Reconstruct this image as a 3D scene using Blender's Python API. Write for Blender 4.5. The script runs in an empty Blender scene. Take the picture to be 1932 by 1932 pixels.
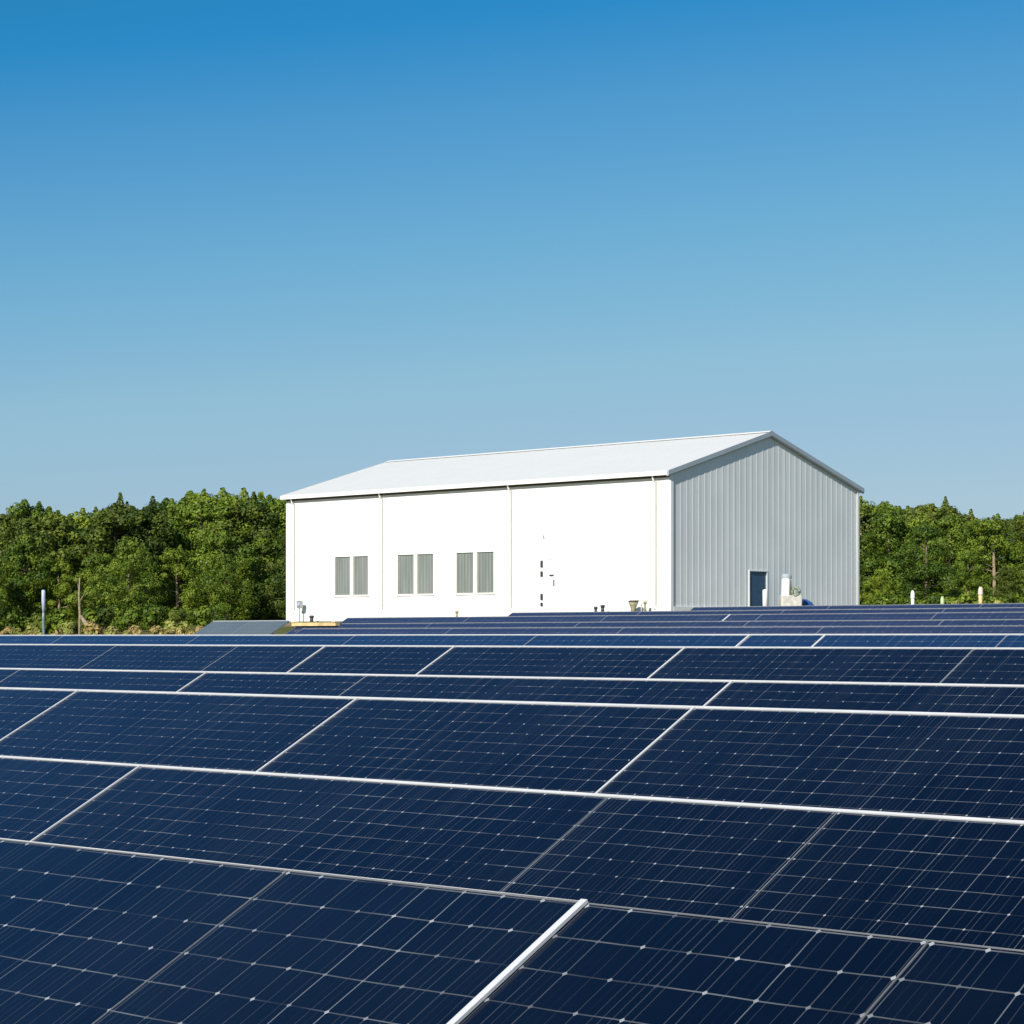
import bpy, math, random
from mathutils import Vector, Matrix
R = math.radians
random.seed(7)
S = bpy.context.scene
COL = S.collection

# ------------------------------------------------------------------ camera, sky, sun, exposure
CZ = 4.0                                   # eye height above the datum
YAW = R(42.1)
FPX, CX, HY, W0 = 4037.0, 966.0, 1202.0, 1932.0
cd = bpy.data.cameras.new('camera'); cam = bpy.data.objects.new('camera', cd); COL.objects.link(cam)
cam.location = (0, 0, CZ); cam.rotation_euler = (R(90), 0, YAW)
cd.lens = 36*FPX/W0; cd.sensor_width = 36; cd.shift_y = (HY-W0/2)/W0
cd.clip_start = 0.1; cd.clip_end = 20000
S.camera = cam
SUN_EL = R(31); SUN_AZ = math.atan2(.25, -.97)
sv = Vector((math.sin(SUN_AZ)*math.cos(SUN_EL), math.cos(SUN_AZ)*math.cos(SUN_EL), math.sin(SUN_EL)))
EXPO = .3
SKYPTS = [[(0, 0), (.209, .025), (.246, .08), (.314, .159), (.429, .283), (.558, .35), (1, .6)],
          [(0, 0), (.25, .16), (.356, .254), (.418, .328), (.509, .423), (.644, .515), (.75, .53), (1, .65)],
          [(0, 0), (.42, .33), (.584, .565), (.658, .617), (.738, .658), (.87, .69), (1, .75)]]
SKYPTS = [[(x, y/2**EXPO) for x, y in c] for c in SKYPTS]
w = bpy.data.worlds.new('World'); S.world = w; w.use_nodes = True
nt = w.node_tree; bg = nt.nodes['Background']
sky = nt.nodes.new('ShaderNodeTexSky'); sky.sky_type = 'NISHITA'; sky.sun_disc = False
sky.sun_elevation = SUN_EL; sky.sun_rotation = SUN_AZ
sky.altitude = 0; sky.air_density = 1.0; sky.dust_density = 0.6; sky.ozone_density = 3.0
SKY = .11                                   # strength; the curve below grades the clear air to the deep blue of the photo
sc1 = nt.nodes.new('ShaderNodeVectorMath'); sc1.operation = 'SCALE'; sc1.inputs[3].default_value = SKY
crv = nt.nodes.new('ShaderNodeRGBCurve')
sc2 = nt.nodes.new('ShaderNodeVectorMath'); sc2.operation = 'SCALE'; sc2.inputs[3].default_value = 1/SKY
for ci, pts in enumerate(SKYPTS):
    c = crv.mapping.curves[ci]
    c.points[0].location = pts[0]; c.points[1].location = pts[-1]
    for p in pts[1:-1]: c.points.new(*p)
    for p in c.points: p.handle_type = 'VECTOR'
crv.mapping.use_clip = False; crv.mapping.extend = 'EXTRAPOLATED'; crv.mapping.update()
nt.links.new(sky.outputs[0], sc1.inputs[0]); nt.links.new(sc1.outputs[0], crv.inputs[1])
nt.links.new(crv.outputs[0], sc2.inputs[0]); nt.links.new(sc2.outputs[0], bg.inputs[0])
bg.inputs[1].default_value = 0.11
ld = bpy.data.lights.new('sun', 'SUN'); sun = bpy.data.objects.new('sun', ld); COL.objects.link(sun)
ld.energy = 4.6; ld.angle = R(.5); ld.color = (1, .95, .86)
sun.rotation_euler = sv.to_track_quat('Z', 'Y').to_euler()
S.view_settings.view_transform = 'Standard'; S.view_settings.look = 'None'
S.view_settings.exposure = EXPO; S.view_settings.gamma = 1; S.view_settings.use_curve_mapping = False

# ------------------------------------------------------------------ rays of the picture -> places in the world
sn, cs = math.sin(YAW), math.cos(YAW)
def ray(x, y):
    t = (x-CX)/FPX; k = -(y-HY)/FPX
    return (cs*t - sn, sn*t + cs, k)       # for one metre of depth
def atY(x, y, Y):
    r = ray(x, y); d = Y/r[1]; return Vector((r[0]*d, Y, CZ+r[2]*d))
def atX(x, y, X):
    r = ray(x, y); d = X/r[0]; return Vector((X, r[1]*d, CZ+r[2]*d))
def atD(x, y, d):
    r = ray(x, y); return Vector((r[0]*d, r[1]*d, CZ+r[2]*d))

# ------------------------------------------------------------------ mesh helpers
class MB:
    def __init__(s): s.v = []; s.f = []; s.mi = []; s.uv = []
    def face(s, pts, mi=0, uv=None):
        n = len(s.v); s.v += [tuple(p) for p in pts]; s.f.append(tuple(range(n, n+len(pts)))); s.mi.append(mi)
        s.uv.append(uv or [(0, 0)]*len(pts))
    def box(s, a, b, M=None, mi=0):
        (x0, y0, z0), (x1, y1, z1) = a, b
        c = [Vector(p) for p in ((x0,y0,z0),(x1,y0,z0),(x1,y1,z0),(x0,y1,z0),(x0,y0,z1),(x1,y0,z1),(x1,y1,z1),(x0,y1,z1))]
        if M: c = [M @ p for p in c]
        for q in ((0,3,2,1),(4,5,6,7),(0,1,5,4),(1,2,6,5),(2,3,7,6),(3,0,4,7)): s.face([c[i] for i in q], mi)
    def tube(s, pts, rad, n=10, cap=True, mi=0):
        pts = [Vector(p) for p in pts]
        if not hasattr(rad, '__len__'): rad = [rad]*len(pts)
        base = len(s.v)
        for i, p in enumerate(pts):
            d = (pts[min(i+1, len(pts)-1)] - pts[max(i-1, 0)]).normalized()
            a = d.cross(Vector((0, 0, 1)) if abs(d.z) < .9 else Vector((1, 0, 0))).normalized(); b = d.cross(a)
            for k in range(n):
                t = 2*math.pi*k/n; s.v.append(tuple(p + (a*math.cos(t)+b*math.sin(t))*rad[i]))
        for i in range(len(pts)-1):
            for k in range(n):
                q = (base+i*n+k, base+i*n+(k+1) % n, base+(i+1)*n+(k+1) % n, base+(i+1)*n+k)
                s.f.append(q); s.mi.append(mi); s.uv.append([(0, 0)]*4)
        if cap:
            s.f.append(tuple(base+k for k in range(n))); s.mi.append(mi); s.uv.append([(0, 0)]*n)
            e = base+(len(pts)-1)*n
            s.f.append(tuple(e+n-1-k for k in range(n))); s.mi.append(mi); s.uv.append([(0, 0)]*n)
    def mesh(s, name, mats, smooth=False, fix=True):
        me = bpy.data.meshes.new(name); me.from_pydata(s.v, [], s.f)
        for m in (mats if isinstance(mats, list) else [mats]): me.materials.append(m)
        uvl = me.uv_layers.new(name='uv'); flat = [c for u in s.uv for p in u for c in p]
        uvl.data.foreach_set('uv', flat)
        me.polygons.foreach_set('material_index', s.mi)
        if smooth: me.polygons.foreach_set('use_smooth', [True]*len(me.polygons))
        if fix:
            import bmesh
            bm = bmesh.new(); bm.from_mesh(me)
            bmesh.ops.remove_doubles(bm, verts=bm.verts, dist=1e-5); bmesh.ops.recalc_face_normals(bm, faces=bm.faces)
            bm.to_mesh(me); bm.free()
        me.update(); return me
    def build(s, name, mats, parent=None, smooth=False, fix=True, loc=None):
        o = bpy.data.objects.new(name, s.mesh(name, mats, smooth, fix)); COL.objects.link(o)
        if parent: o.parent = parent
        if loc: o.location = loc
        return o
def tag(o, label=None, cat=None, group=None, kind=None):
    if label: o['label'] = label
    if cat: o['category'] = cat
    if group: o['group'] = group
    if kind: o['kind'] = kind
    return o
def empty(name, loc, label, cat, group=None, rz=0):
    o = bpy.data.objects.new(name, None); COL.objects.link(o); o.location = loc; o.rotation_euler = (0, 0, rz)
    o.empty_display_size = .3
    return tag(o, label, cat, group)

# ------------------------------------------------------------------ materials
def newmat(name):
    m = bpy.data.materials.new(name); m.use_nodes = True
    return m, m.node_tree, m.node_tree.nodes['Principled BSDF']
def simple(name, col, rough=.5, metal=0, spec=.5, var=.12, scale=3.0, bump=0, bscale=40):
    m, t, b = newmat(name)
    tc = t.nodes.new('ShaderNodeTexCoord'); no = t.nodes.new('ShaderNodeTexNoise'); no.inputs['Scale'].default_value = scale
    no.inputs['Detail'].default_value = 6
    t.links.new(tc.outputs['Object'], no.inputs['Vector'])
    cr = t.nodes.new('ShaderNodeValToRGB')
    lo = [c*(1-var) for c in col]; hi = [min(1, c*(1+var)) for c in col]
    cr.color_ramp.elements[0].position = .3; cr.color_ramp.elements[1].position = .7
    cr.color_ramp.elements[0].color = (*lo, 1); cr.color_ramp.elements[1].color = (*hi, 1)
    t.links.new(no.outputs[0], cr.inputs[0]); t.links.new(cr.outputs[0], b.inputs['Base Color'])
    b.inputs['Roughness'].default_value = rough; b.inputs['Metallic'].default_value = metal
    b.inputs['Specular IOR Level'].default_value = spec
    if bump:
        n2 = t.nodes.new('ShaderNodeTexNoise'); n2.inputs['Scale'].default_value = bscale
        bp = t.nodes.new('ShaderNodeBump'); bp.inputs['Strength'].default_value = bump; bp.inputs['Distance'].default_value = .02
        t.links.new(tc.outputs['Object'], n2.inputs['Vector']); t.links.new(n2.outputs[0], bp.inputs['Height'])
        t.links.new(bp.outputs[0], b.inputs['Normal'])
    return m
def leafmat(name, dark, light, scale=.9):
    m, t, b = newmat(name)
    N = t.nodes.new; L = t.links.new
    tc = N('ShaderNodeTexCoord'); no = N('ShaderNodeTexNoise'); no.inputs['Scale'].default_value = scale; no.inputs['Detail'].default_value = 3
    L(tc.outputs['Object'], no.inputs['Vector'])
    wn = N('ShaderNodeTexNoise'); wn.inputs['Scale'].default_value = 6.0; L(tc.outputs['Object'], wn.inputs['Vector'])
    ad = N('ShaderNodeMath'); ad.operation = 'ADD'; L(no.outputs[0], ad.inputs[0]); L(wn.outputs[0], ad.inputs[1])
    oi = N('ShaderNodeObjectInfo'); rm = N('ShaderNodeMath'); rm.operation = 'MULTIPLY_ADD'
    L(oi.outputs['Random'], rm.inputs[0]); rm.inputs[1].default_value = .3; rm.inputs[2].default_value = -.15
    a2 = N('ShaderNodeMath'); a2.operation = 'ADD'; L(ad.outputs[0], a2.inputs[0]); L(rm.outputs[0], a2.inputs[1])
    cr = N('ShaderNodeMapRange'); cr.inputs[1].default_value = .75; cr.inputs[2].default_value = 1.25
    L(a2.outputs[0], cr.inputs[0])
    mx = N('ShaderNodeMix'); mx.data_type = 'RGBA'; mx.inputs[6].default_value = (*dark, 1); mx.inputs[7].default_value = (*light, 1)
    L(cr.outputs[0], mx.inputs[0]); L(mx.outputs[2], b.inputs['Base Color'])
    b.inputs['Roughness'].default_value = .55; b.inputs['Specular IOR Level'].default_value = .25
    tr = N('ShaderNodeBsdfTranslucent'); L(mx.outputs[2], tr.inputs[0])
    ms = N('ShaderNodeMixShader'); ms.inputs[0].default_value = .15
    out = t.nodes['Material Output']
    L(b.outputs[0], ms.inputs[1]); L(tr.outputs[0], ms.inputs[2]); L(ms.outputs[0], out.inputs[0])
    return m

CELL = .175
SHW = .6
def cellmat(name, base, dust, lines, rough=.1):
    m, t, b = newmat(name)
    N = t.nodes.new; L = t.links.new
    def mth(op, a, c=None, d=None):
        n = N('ShaderNodeMath'); n.operation = op
        for i, v in enumerate((a, c, d)):
            if v is None: continue
            if isinstance(v, (int, float)): n.inputs[i].default_value = v
            else: L(v, n.inputs[i])
        return n.outputs[0]
    tcw = N('ShaderNodeTexCoord')
    uv = N('ShaderNodeUVMap'); sp = N('ShaderNodeSeparateXYZ'); L(uv.outputs[0], sp.inputs[0])
    wob = N('ShaderNodeTexNoise'); wob.inputs['Scale'].default_value = 2.6; wob.inputs['Detail'].default_value = 1
    L(uv.outputs[0], wob.inputs['Vector'])
    u = mth('ADD', sp.outputs[0], mth('MULTIPLY_ADD', wob.outputs[0], .016, -.008))
    v = mth('ADD', sp.outputs[1], mth('MULTIPLY_ADD', wob.outputs[0], -.012, .006))
    oi = N('ShaderNodeObjectInfo'); rnd = oi.outputs['Random']
    def dist(x, p):                       # metres to the nearest multiple of p
        f = mth('FRACT', mth('DIVIDE', x, p)); return mth('MULTIPLY', mth('MINIMUM', f, mth('SUBTRACT', 1, f)), p)
    def line(d, wd): return mth('LESS_THAN', d, wd/2)
    du, dv = dist(u, CELL), dist(v, CELL)
    iu = mth('FLOOR', mth('ADD', mth('DIVIDE', u, CELL), .5))
    wn = N('ShaderNodeTexWhiteNoise'); wn.noise_dimensions = '2D'
    cb = N('ShaderNodeCombineXYZ'); L(iu, cb.inputs[0]); L(mth('MULTIPLY', rnd, 91), cb.inputs[1]); L(cb.outputs[0], wn.inputs['Vector'])
    g_u = mth('MULTIPLY', line(du, .0042), mth('MULTIPLY_ADD', mth('POWER', wn.outputs[0], 1.8), .85, .12))
    nz = N('ShaderNodeTexNoise'); nz.inputs['Scale'].default_value = 1.7
    L(uv.outputs[0], nz.inputs['Vector'])
    g_v = mth('MULTIPLY', line(dv, .0058), mth('MAXIMUM', mth('MULTIPLY_ADD', nz.outputs[0], 2.6, -.9), .08))
    diam = mth('LESS_THAN', mth('ADD', du, mth('MULTIPLY', dv, .8)), .0095)
    wn3 = N('ShaderNodeTexWhiteNoise'); wn3.noise_dimensions = '2D'
    cb3 = N('ShaderNodeCombineXYZ'); L(iu, cb3.inputs[0]); L(mth('FLOOR', mth('ADD', mth('DIVIDE', v, CELL), .5)), cb3.inputs[1]); L(cb3.outputs[0], wn3.inputs['Vector'])
    diam = mth('MULTIPLY', diam, mth('MULTIPLY_ADD', wn3.outputs[0], 2.0, .3))
    P2 = CELL/5
    ib = mth('FLOOR', mth('ADD', mth('DIVIDE', u, P2), .5))
    wn2 = N('ShaderNodeTexWhiteNoise'); wn2.noise_dimensions = '2D'
    cb2 = N('ShaderNodeCombineXYZ'); L(ib, cb2.inputs[0]); L(mth('MULTIPLY', rnd, 37), cb2.inputs[1]); L(cb2.outputs[0], wn2.inputs['Vector'])
    bus = mth('MULTIPLY', line(dist(u, P2), .0024), mth('MULTIPLY', mth('POWER', wn2.outputs[0], 2.4), .42))
    tot = mth('MULTIPLY', mth('MINIMUM', mth('MAXIMUM', mth('MAXIMUM', g_u, g_v), mth('MAXIMUM', diam, bus)), 2.0), lines)
    # slow differences between cells and a thin film of dust
    n2 = N('ShaderNodeTexNoise'); n2.inputs['Scale'].default_value = .8; n2.inputs['Detail'].default_value = 5
    L(uv.outputs[0], n2.inputs['Vector'])
    mx0 = N('ShaderNodeMix'); mx0.data_type = 'RGBA'; mx0.inputs[6].default_value = (*base, 1)
    mx0.inputs[7].default_value = (*dust, 1)
    L(mth('MULTIPLY', mth('ADD', n2.outputs[0], mth('MULTIPLY', rnd, .4)), .55), mx0.inputs[0])
    n4 = N('ShaderNodeTexNoise'); n4.inputs['Scale'].default_value = .55; n4.inputs['Detail'].default_value = 9; n4.inputs['Roughness'].default_value = .62
    L(tcw.outputs['Object'], n4.inputs['Vector'])
    dm = mth('MULTIPLY', mth('MAXIMUM', mth('SUBTRACT', mth('ADD', n4.outputs[0], mth('MULTIPLY', rnd, .12)), .54), 0), .2)
    mxd = N('ShaderNodeMix'); mxd.data_type = 'RGBA'; L(dm, mxd.inputs[0]); L(mx0.outputs[2], mxd.inputs[6]); mxd.inputs[7].default_value = (.05, .075, .1, 1)
    mx = N('ShaderNodeMix'); mx.data_type = 'RGBA'; L(mxd.outputs[2], mx.inputs[6]); mx.inputs[7].default_value = (.42, .44, .46, 1)
    mx.clamp_factor = False
    L(tot, mx.inputs[0]); L(mx.outputs[2], b.inputs['Base Color'])
    b.inputs['Roughness'].default_value = rough; b.inputs['IOR'].default_value = 1.36; b.inputs['Sheen Weight'].default_value = SHW; b.inputs['Sheen Roughness'].default_value = .35; b.inputs['Sheen Tint'].default_value = (.2, .4, 1, 1); b.inputs['Specular Tint'].default_value = (.6, .78, 1, 1)
    n3 = N('ShaderNodeTexNoise'); n3.inputs['Scale'].default_value = 1.2; L(uv.outputs[0], n3.inputs['Vector'])
    bp = N('ShaderNodeBump'); bp.inputs['Strength'].default_value = .25; bp.inputs['Distance'].default_value = .004
    L(n3.outputs[0], bp.inputs['Height']); L(bp.outputs[0], b.inputs['Normal'])
    return m

M_cell = cellmat('solar_cells', (.0003, .0012, .005), (.0006, .003, .011), .42)
M_cell_mid = cellmat('sky_tinted_cells', (.004, .02, .06), (.007, .032, .09), .5)  # grazing sky reflection put into a bluer base colour
M_cell_far = cellmat('far_sky_tinted_cells', (.016, .026, .062), (.028, .04, .088), .5, .3)  # stronger reflection of the far rows painted in as a paler base
M_cell_skygrey = cellmat('sky_greyed_cells', (.07, .1, .12), (.2, .22, .18), .4, .35)  # pale sky mirrored at a low angle, painted as grey green
M_alu = simple('aluminium_frame', (.36, .37, .38), .35, .35, var=.08, scale=5)
M_alu_b = simple('bright_aluminium', (.62, .62, .63), .4, .0, var=.06, scale=4)
M_steel = simple('galvanised_steel', (.42, .43, .44), .5, .6, var=.2, scale=6)
M_back = simple('panel_backsheet', (.6, .6, .6), .6)
M_wall = simple('white_wall_sheet', (.84, .84, .815), .5, var=.03, scale=.5)
M_gable = simple('ribbed_wall_sheet', (.76, .79, .79), .45, var=.05, scale=.4)
M_roof = simple('white_roof_sheet', (.76, .75, .72), .42, var=.012, scale=.35)
M_trim = simple('white_trim', (.82, .82, .8), .45, var=.04, scale=.8)
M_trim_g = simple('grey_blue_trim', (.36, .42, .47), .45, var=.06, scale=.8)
M_olive = simple('eave_shade_olive', (.07, .065, .035), .6)  # colour of the painted shade under the eave
M_drab = simple('drab_trim_and_pipe_shade', (.36, .35, .27), .6)  # drab trim colour, also paints the shadow beside the downpipes
M_dark = simple('dark_metal', (.05, .05, .055), .5, .2)
M_doorblue = simple('blue_painted_door', (.03, .075, .14), .4, var=.15)
M_conc = simple('pale_concrete', (.5, .49, .45), .85, var=.2, scale=4, bump=.4)
M_ochre = simple('ochre_timber', (.62, .46, .22), .7, var=.25, scale=5)
M_tan = simple('tan_pot', (.33, .3, .19), .7, var=.3, scale=4)
M_tarp = simple('blue_tarpaulin', (.03, .09, .28), .45, var=.3, scale=5)
M_pvc = simple('white_plastic', (.78, .78, .8), .35, var=.05)
M_pink = simple('pale_pink_plastic', (.7, .55, .45), .5, var=.12)
M_mint = simple('pale_green_plastic', (.42, .5, .26), .5, var=.15)
M_sage = simple('sage_green_hose', (.2, .25, .17), .5, var=.3, scale=9)
M_pole = simple('blue_green_pole', (.16, .24, .27), .4, .3, var=.3)
M_polew = simple('pale_blue_cover', (.42, .47, .66), .4, var=.1)
M_bark = simple('bark', (.16, .12, .08), .9, var=.4, scale=7, bump=.6)
M_barkp = simple('pale_bark', (.3, .23, .15), .9, var=.35, scale=7, bump=.6)
M_rock = simple('ochre_rock', (.42, .27, .15), .9, var=.35, scale=5, bump=.5)
M_rockp = simple('pale_rock', (.55, .46, .36), .9, var=.25, scale=5, bump=.5)
LEAF = [leafmat('pine_green', (.022, .058, .005), (.175, .25, .022)),
        leafmat('bright_green', (.035, .08, .006), (.235, .3, .026)),
        leafmat('olive_green', (.024, .05, .007), (.17, .21, .026))]
M_yleaf = leafmat('yellow_green_shrub', (.16, .2, .03), (.45, .42, .12), 1.6)
M_dry = leafmat('dry_brush', (.24, .17, .05), (.6, .48, .18), 1.6)

# window screen: grey woven blind with fine upright bands
def screenmat():
    m, t, b = newmat('window_screen'); N = t.nodes.new; L = t.links.new
    tc = N('ShaderNodeTexCoord'); wv = N('ShaderNodeTexWave'); wv.bands_direction = 'X'; wv.inputs['Scale'].default_value = 1.3
    wv.inputs['Distortion'].default_value = .4; L(tc.outputs['Object'], wv.inputs['Vector'])
    no = N('ShaderNodeTexNoise'); no.inputs['Scale'].default_value = 2.5; L(tc.outputs['Object'], no.inputs['Vector'])
    ad = N('ShaderNodeMath'); ad.operation = 'MULTIPLY_ADD'; L(wv.outputs['Fac'], ad.inputs[0]); ad.inputs[1].default_value = .35; L(no.outputs[0], ad.inputs[2])
    mp = N('ShaderNodeMapping'); mp.inputs['Scale'].default_value = (3, 3, .12); L(tc.outputs['Object'], mp.inputs[0]); L(mp.outputs[0], no.inputs['Vector'])
    cr = N('ShaderNodeValToRGB'); cr.color_ramp.elements[0].color = (.12, .14, .13, 1); cr.color_ramp.elements[1].color = (.26, .28, .26, 1)
    cr.color_ramp.elements[0].position = .25; cr.color_ramp.elements[1].position = 1
    L(ad.outputs[0], cr.inputs[0]); L(cr.outputs[0], b.inputs['Base Color']); b.inputs['Roughness'].default_value = .4
    return m
M_screen = screenmat()
def groundmat():
    m, t, b = newmat('dry_field_soil'); N = t.nodes.new; L = t.links.new
    tc = N('ShaderNodeTexCoord')
    a = N('ShaderNodeTexNoise'); a.inputs['Scale'].default_value = .12; a.inputs['Detail'].default_value = 8
    c = N('ShaderNodeTexNoise'); c.inputs['Scale'].default_value = 2.2; c.inputs['Detail'].default_value = 8
    L(tc.outputs['Object'], a.inputs['Vector']); L(tc.outputs['Object'], c.inputs['Vector'])
    r1 = N('ShaderNodeValToRGB'); e = r1.color_ramp.elements
    e[0].position = .42; e[0].color = (.1, .12, .035, 1); e[1].position = .6; e[1].color = (.27, .2, .11, 1)
    L(a.outputs[0], r1.inputs[0])
    r2 = N('ShaderNodeValToRGB'); e = r2.color_ramp.elements
    e[0].position = .3; e[0].color = (.5, .5, .5, 1); e[1].position = .75; e[1].color = (1.25, 1.2, 1.1, 1)
    L(c.outputs[0], r2.inputs[0])
    mx = N('ShaderNodeMix'); mx.data_type = 'RGBA'; mx.blend_type = 'MULTIPLY'; mx.inputs[0].default_value = 1
    L(r1.outputs[0], mx.inputs[6]); L(r2.outputs[0], mx.inputs[7]); L(mx.outputs[2], b.inputs['Base Color'])
    b.inputs['Roughness'].default_value = .95; b.inputs['Specular IOR Level'].default_value = .1
    bp = N('ShaderNodeBump'); bp.inputs['Strength'].default_value = .8; bp.inputs['Distance'].default_value = .1
    L(c.outputs[0], bp.inputs['Height']); L(bp.outputs[0], b.inputs['Normal'])
    return m
M_ground = groundmat()

# ------------------------------------------------------------------ rows of the solar field: Y of the top edge, image y of that edge at x=966
TILT = R(27)
ROWS = [(5.2, 1689), (10.9, 1492.5), (14.5, 1327), (18.3, 1279.5), (22.0, 1221), (25.7, 1198.8),
        (29.4, 1185), (33.1, 1175), (36.8, 1163.5), (40.5, 1156.5), (44.2, 1150)]
def rowz(Y, y): return atY(966, y, Y).z
# ------------------------------------------------------------------ building frame (needed by the terrain)
C0 = atD(1264, 1150, 115.0)
BX, BY = C0.x, C0.y
BZ = CZ + (HY-1150)/FPX*115.0
BL = BX - atY(541, 1100, BY).x
BW = atX(1619, 1100, BX).y - BY
HEAVE = CZ + (HY-889)/FPX*115.0
HRIDGE = atX(1457, 819, BX).z
# ------------------------------------------------------------------ terrain
prof = [(-3000, .5), (-40, .4)] + [(Y-1.6, rowz(Y, y)-2.2) for Y, y in ROWS] + [(60, 3.4), (86, BZ-.25), (90, BZ-.05), (125, BZ-.02), (150, CZ+2.2), (220, CZ+2.6), (6000, CZ+3)]
profL = [(-3000, .5), (-40, .4)] + [(Y-1.6, rowz(Y, y)-2.2) for Y, y in ROWS] + [(60, 2.9), (80, CZ+.05), (100, CZ+.35), (150, CZ+.7), (6000, CZ+1)]
def interp(p, x):
    for (a, b), (c, d) in zip(p, p[1:]):
        if x <= c: return b + (d-b)*max(0, (x-a)/(c-a))
    return p[-1][1]
def ground(X, Y):
    k = min(1, max(0, (X+113)/9)); k = k*k*(3-2*k)
    e = min(1, max(0, (BX-3-X)/14))*min(1, max(0, (Y-58)/12))*.42
    return interp(profL, Y)*(1-k) + (interp(prof, Y)-e)*k
def axis(lo, hi, step, far):
    a = [lo-far, lo-far*.4, lo-far*.15, lo-far*.05]; n = int((hi-lo)/step)
    a += [lo + i*(hi-lo)/n for i in range(n+1)] + [hi+far*.05, hi+far*.15, hi+far*.4, hi+far]
    return a
gx, gy = axis(-190, 60, 2.0, 5000), axis(-40, 240, 2.0, 5000)
g = MB()
for y in gy:
    for x in gx:
        b = (math.sin(x*.7)*math.sin(y*.53)*.06 + math.sin(x*.21+1)*math.sin(y*.17)*.08) if not (BX-BL-2 < x < BX+2 and BY-2 < y < BY+BW+2) else 0
        g.v.append((x, y, ground(x, y)+b-.04))
nx = len(gx)
for j in range(len(gy)-1):
    for i in range(nx-1):
        g.f.append((j*nx+i, j*nx+i+1, (j+1)*nx+i+1, (j+1)*nx+i)); g.mi.append(0); g.uv.append([(0, 0)]*4)
tag(g.build('ground', M_ground, smooth=True, fix=False), kind='structure')

# ------------------------------------------------------------------ solar rows
ct, st = math.cos(TILT), math.sin(TILT)
def slope_mat(X, Y, z): # local x along the row, y up the slope (0 at the top edge, negative below), z out of the glass
    return Matrix.Translation((X, Y, z)) @ Matrix.Rotation(TILT, 4, 'X')
NV = 10; MH = NV*CELL + .03                # one module is ten cells deep
_pm = {}
def panel_meshes(wd, fw, mat):
    key = (round(wd, 3), fw, mat.name)
    if key in _pm: return _pm[key]
    b = MB(); e = .004; hw, hh = wd-2*e, MH-2*e
    b.face([(e, -MH+e, 0), (wd-e, -MH+e, 0), (wd-e, -e, 0), (e, -e, 0)], 0,
           [(-.012, -.012), (wd-.02, -.012), (wd-.02, MH-.02), (-.012, MH-.02)])
    b.face([(e, -MH+e, -.006), (e, -e, -.006), (wd-e, -e, -.006), (wd-e, -MH+e, -.006)], 1)
    glass = b.mesh('solar_panel', [mat, M_back], fix=False)
    f = MB(); t0, t1 = -.035, .003
    f.box((0.001, -MH, t0), (fw, 0, t1)); f.box((wd-fw, -MH, t0), (wd-.001, 0, t1))
    f.box((fw, -fw*.8, t0), (wd-fw, 0, t1)); f.box((fw, -MH, t0), (wd-fw, -MH+fw*.8, t1))
    fr = f.mesh('frame', M_alu)
    _pm[key] = (glass, fr); return _pm[key]
def solar_row(Y, z, xs, label, bright=(), cap=.02, mat=None, fw=.008, name='solar_panel_row', capmat=None, sw=.03, low=True, lift=.009):
    """xs: seams along X from left to right; bright: seams carrying a wide light cover strip"""
    mat = mat or M_cell
    X0, X1 = xs[0], xs[-1]
    gz = ground((X0+X1)/2, Y-1.6)
    root = empty(name, (X0, Y-1.6, min(gz, z-1.9)), label, 'solar panels', 'rows of tilted solar panels in the field')
    inv = Matrix.Translation(-root.location)
    for a, b in zip(xs, xs[1:]):
        for r in range(2):
            gl, fr = panel_meshes(b-a, fw, mat)
            o = bpy.data.objects.new('solar_panel', gl); COL.objects.link(o); o.parent = root
            jit = random.uniform(-.0012, .0012)
            M = inv @ slope_mat(a, Y, z) @ Matrix.Translation((0, -r*(MH+.012), 0)) @ Matrix.Rotation(jit, 4, 'X') @ Matrix.Rotation(random.uniform(-.0006, .0006), 4, 'Y')
            o.matrix_local = M
            q = bpy.data.objects.new('frame', fr); COL.objects.link(q); q.parent = o
    # light capping along the top edge
    c = MB(); M = inv @ slope_mat(X0, Y, z)
    c.box((-.004, .002, -.05), (X1-X0+.004, cap, lift), M)
    c.build('top_rail', capmat or M_alu_b, root)
    for s in bright:
        k = MB(); k.box((s-X0-sw/2, -2*MH-.01, .0045), (s-X0+sw/2, -.0005, .016), M); k.build('cover_strip', M_alu_b, root)
    for yy in (-.55, -1.4, -2.35, -3.2):
        p = MB(); p.box((.02, yy-.025, -.095), (X1-X0-.02, yy+.025, -.0362), M); p.build('purlin', M_steel, root)
    n = max(2, int((X1-X0)/4.2)+1)
    for i in range(n):
        X = X0+.4+(X1-X0-.8)*i/(n-1)
        for yy in (-.75, -3.0):
            top = slope_mat(X, Y, z) @ Vector((0, yy, -.1)); gzz = ground(top.x, top.y)-.3
            p = MB(); p.box((-.045, -.045, gzz-root.location.z), (.045, .045, top.z-.05-root.location.z))
            p.build('post', M_steel, root, loc=(top.x-root.location.x, top.y-root.location.y, 0))
        p = MB(); q = inv @ slope_mat(X, Y, z)
        p.box((-.03, -3.4, -.17), (.03, -.2, -.0965), q); p.build('rafter', M_steel, root)
    return root
def xat(x, Y): return atY(x, 1200, Y).x
def seams(marks, lo, hi, step):
    """fill from the first and last mark outwards"""
    m = sorted(marks); out = list(m)
    while out[0] > lo: out.insert(0, out[0]-step)
    while out[-1] < hi: out.append(out[-1]+step)
    return out
def marks(pairs, Y): return [xat(x, Y) for x in pairs]
ordinal = {}
Z = [rowz(Y, y) for Y, y in ROWS]
m0 = marks((1105,), 5.2); d0 = m0[0]
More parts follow.
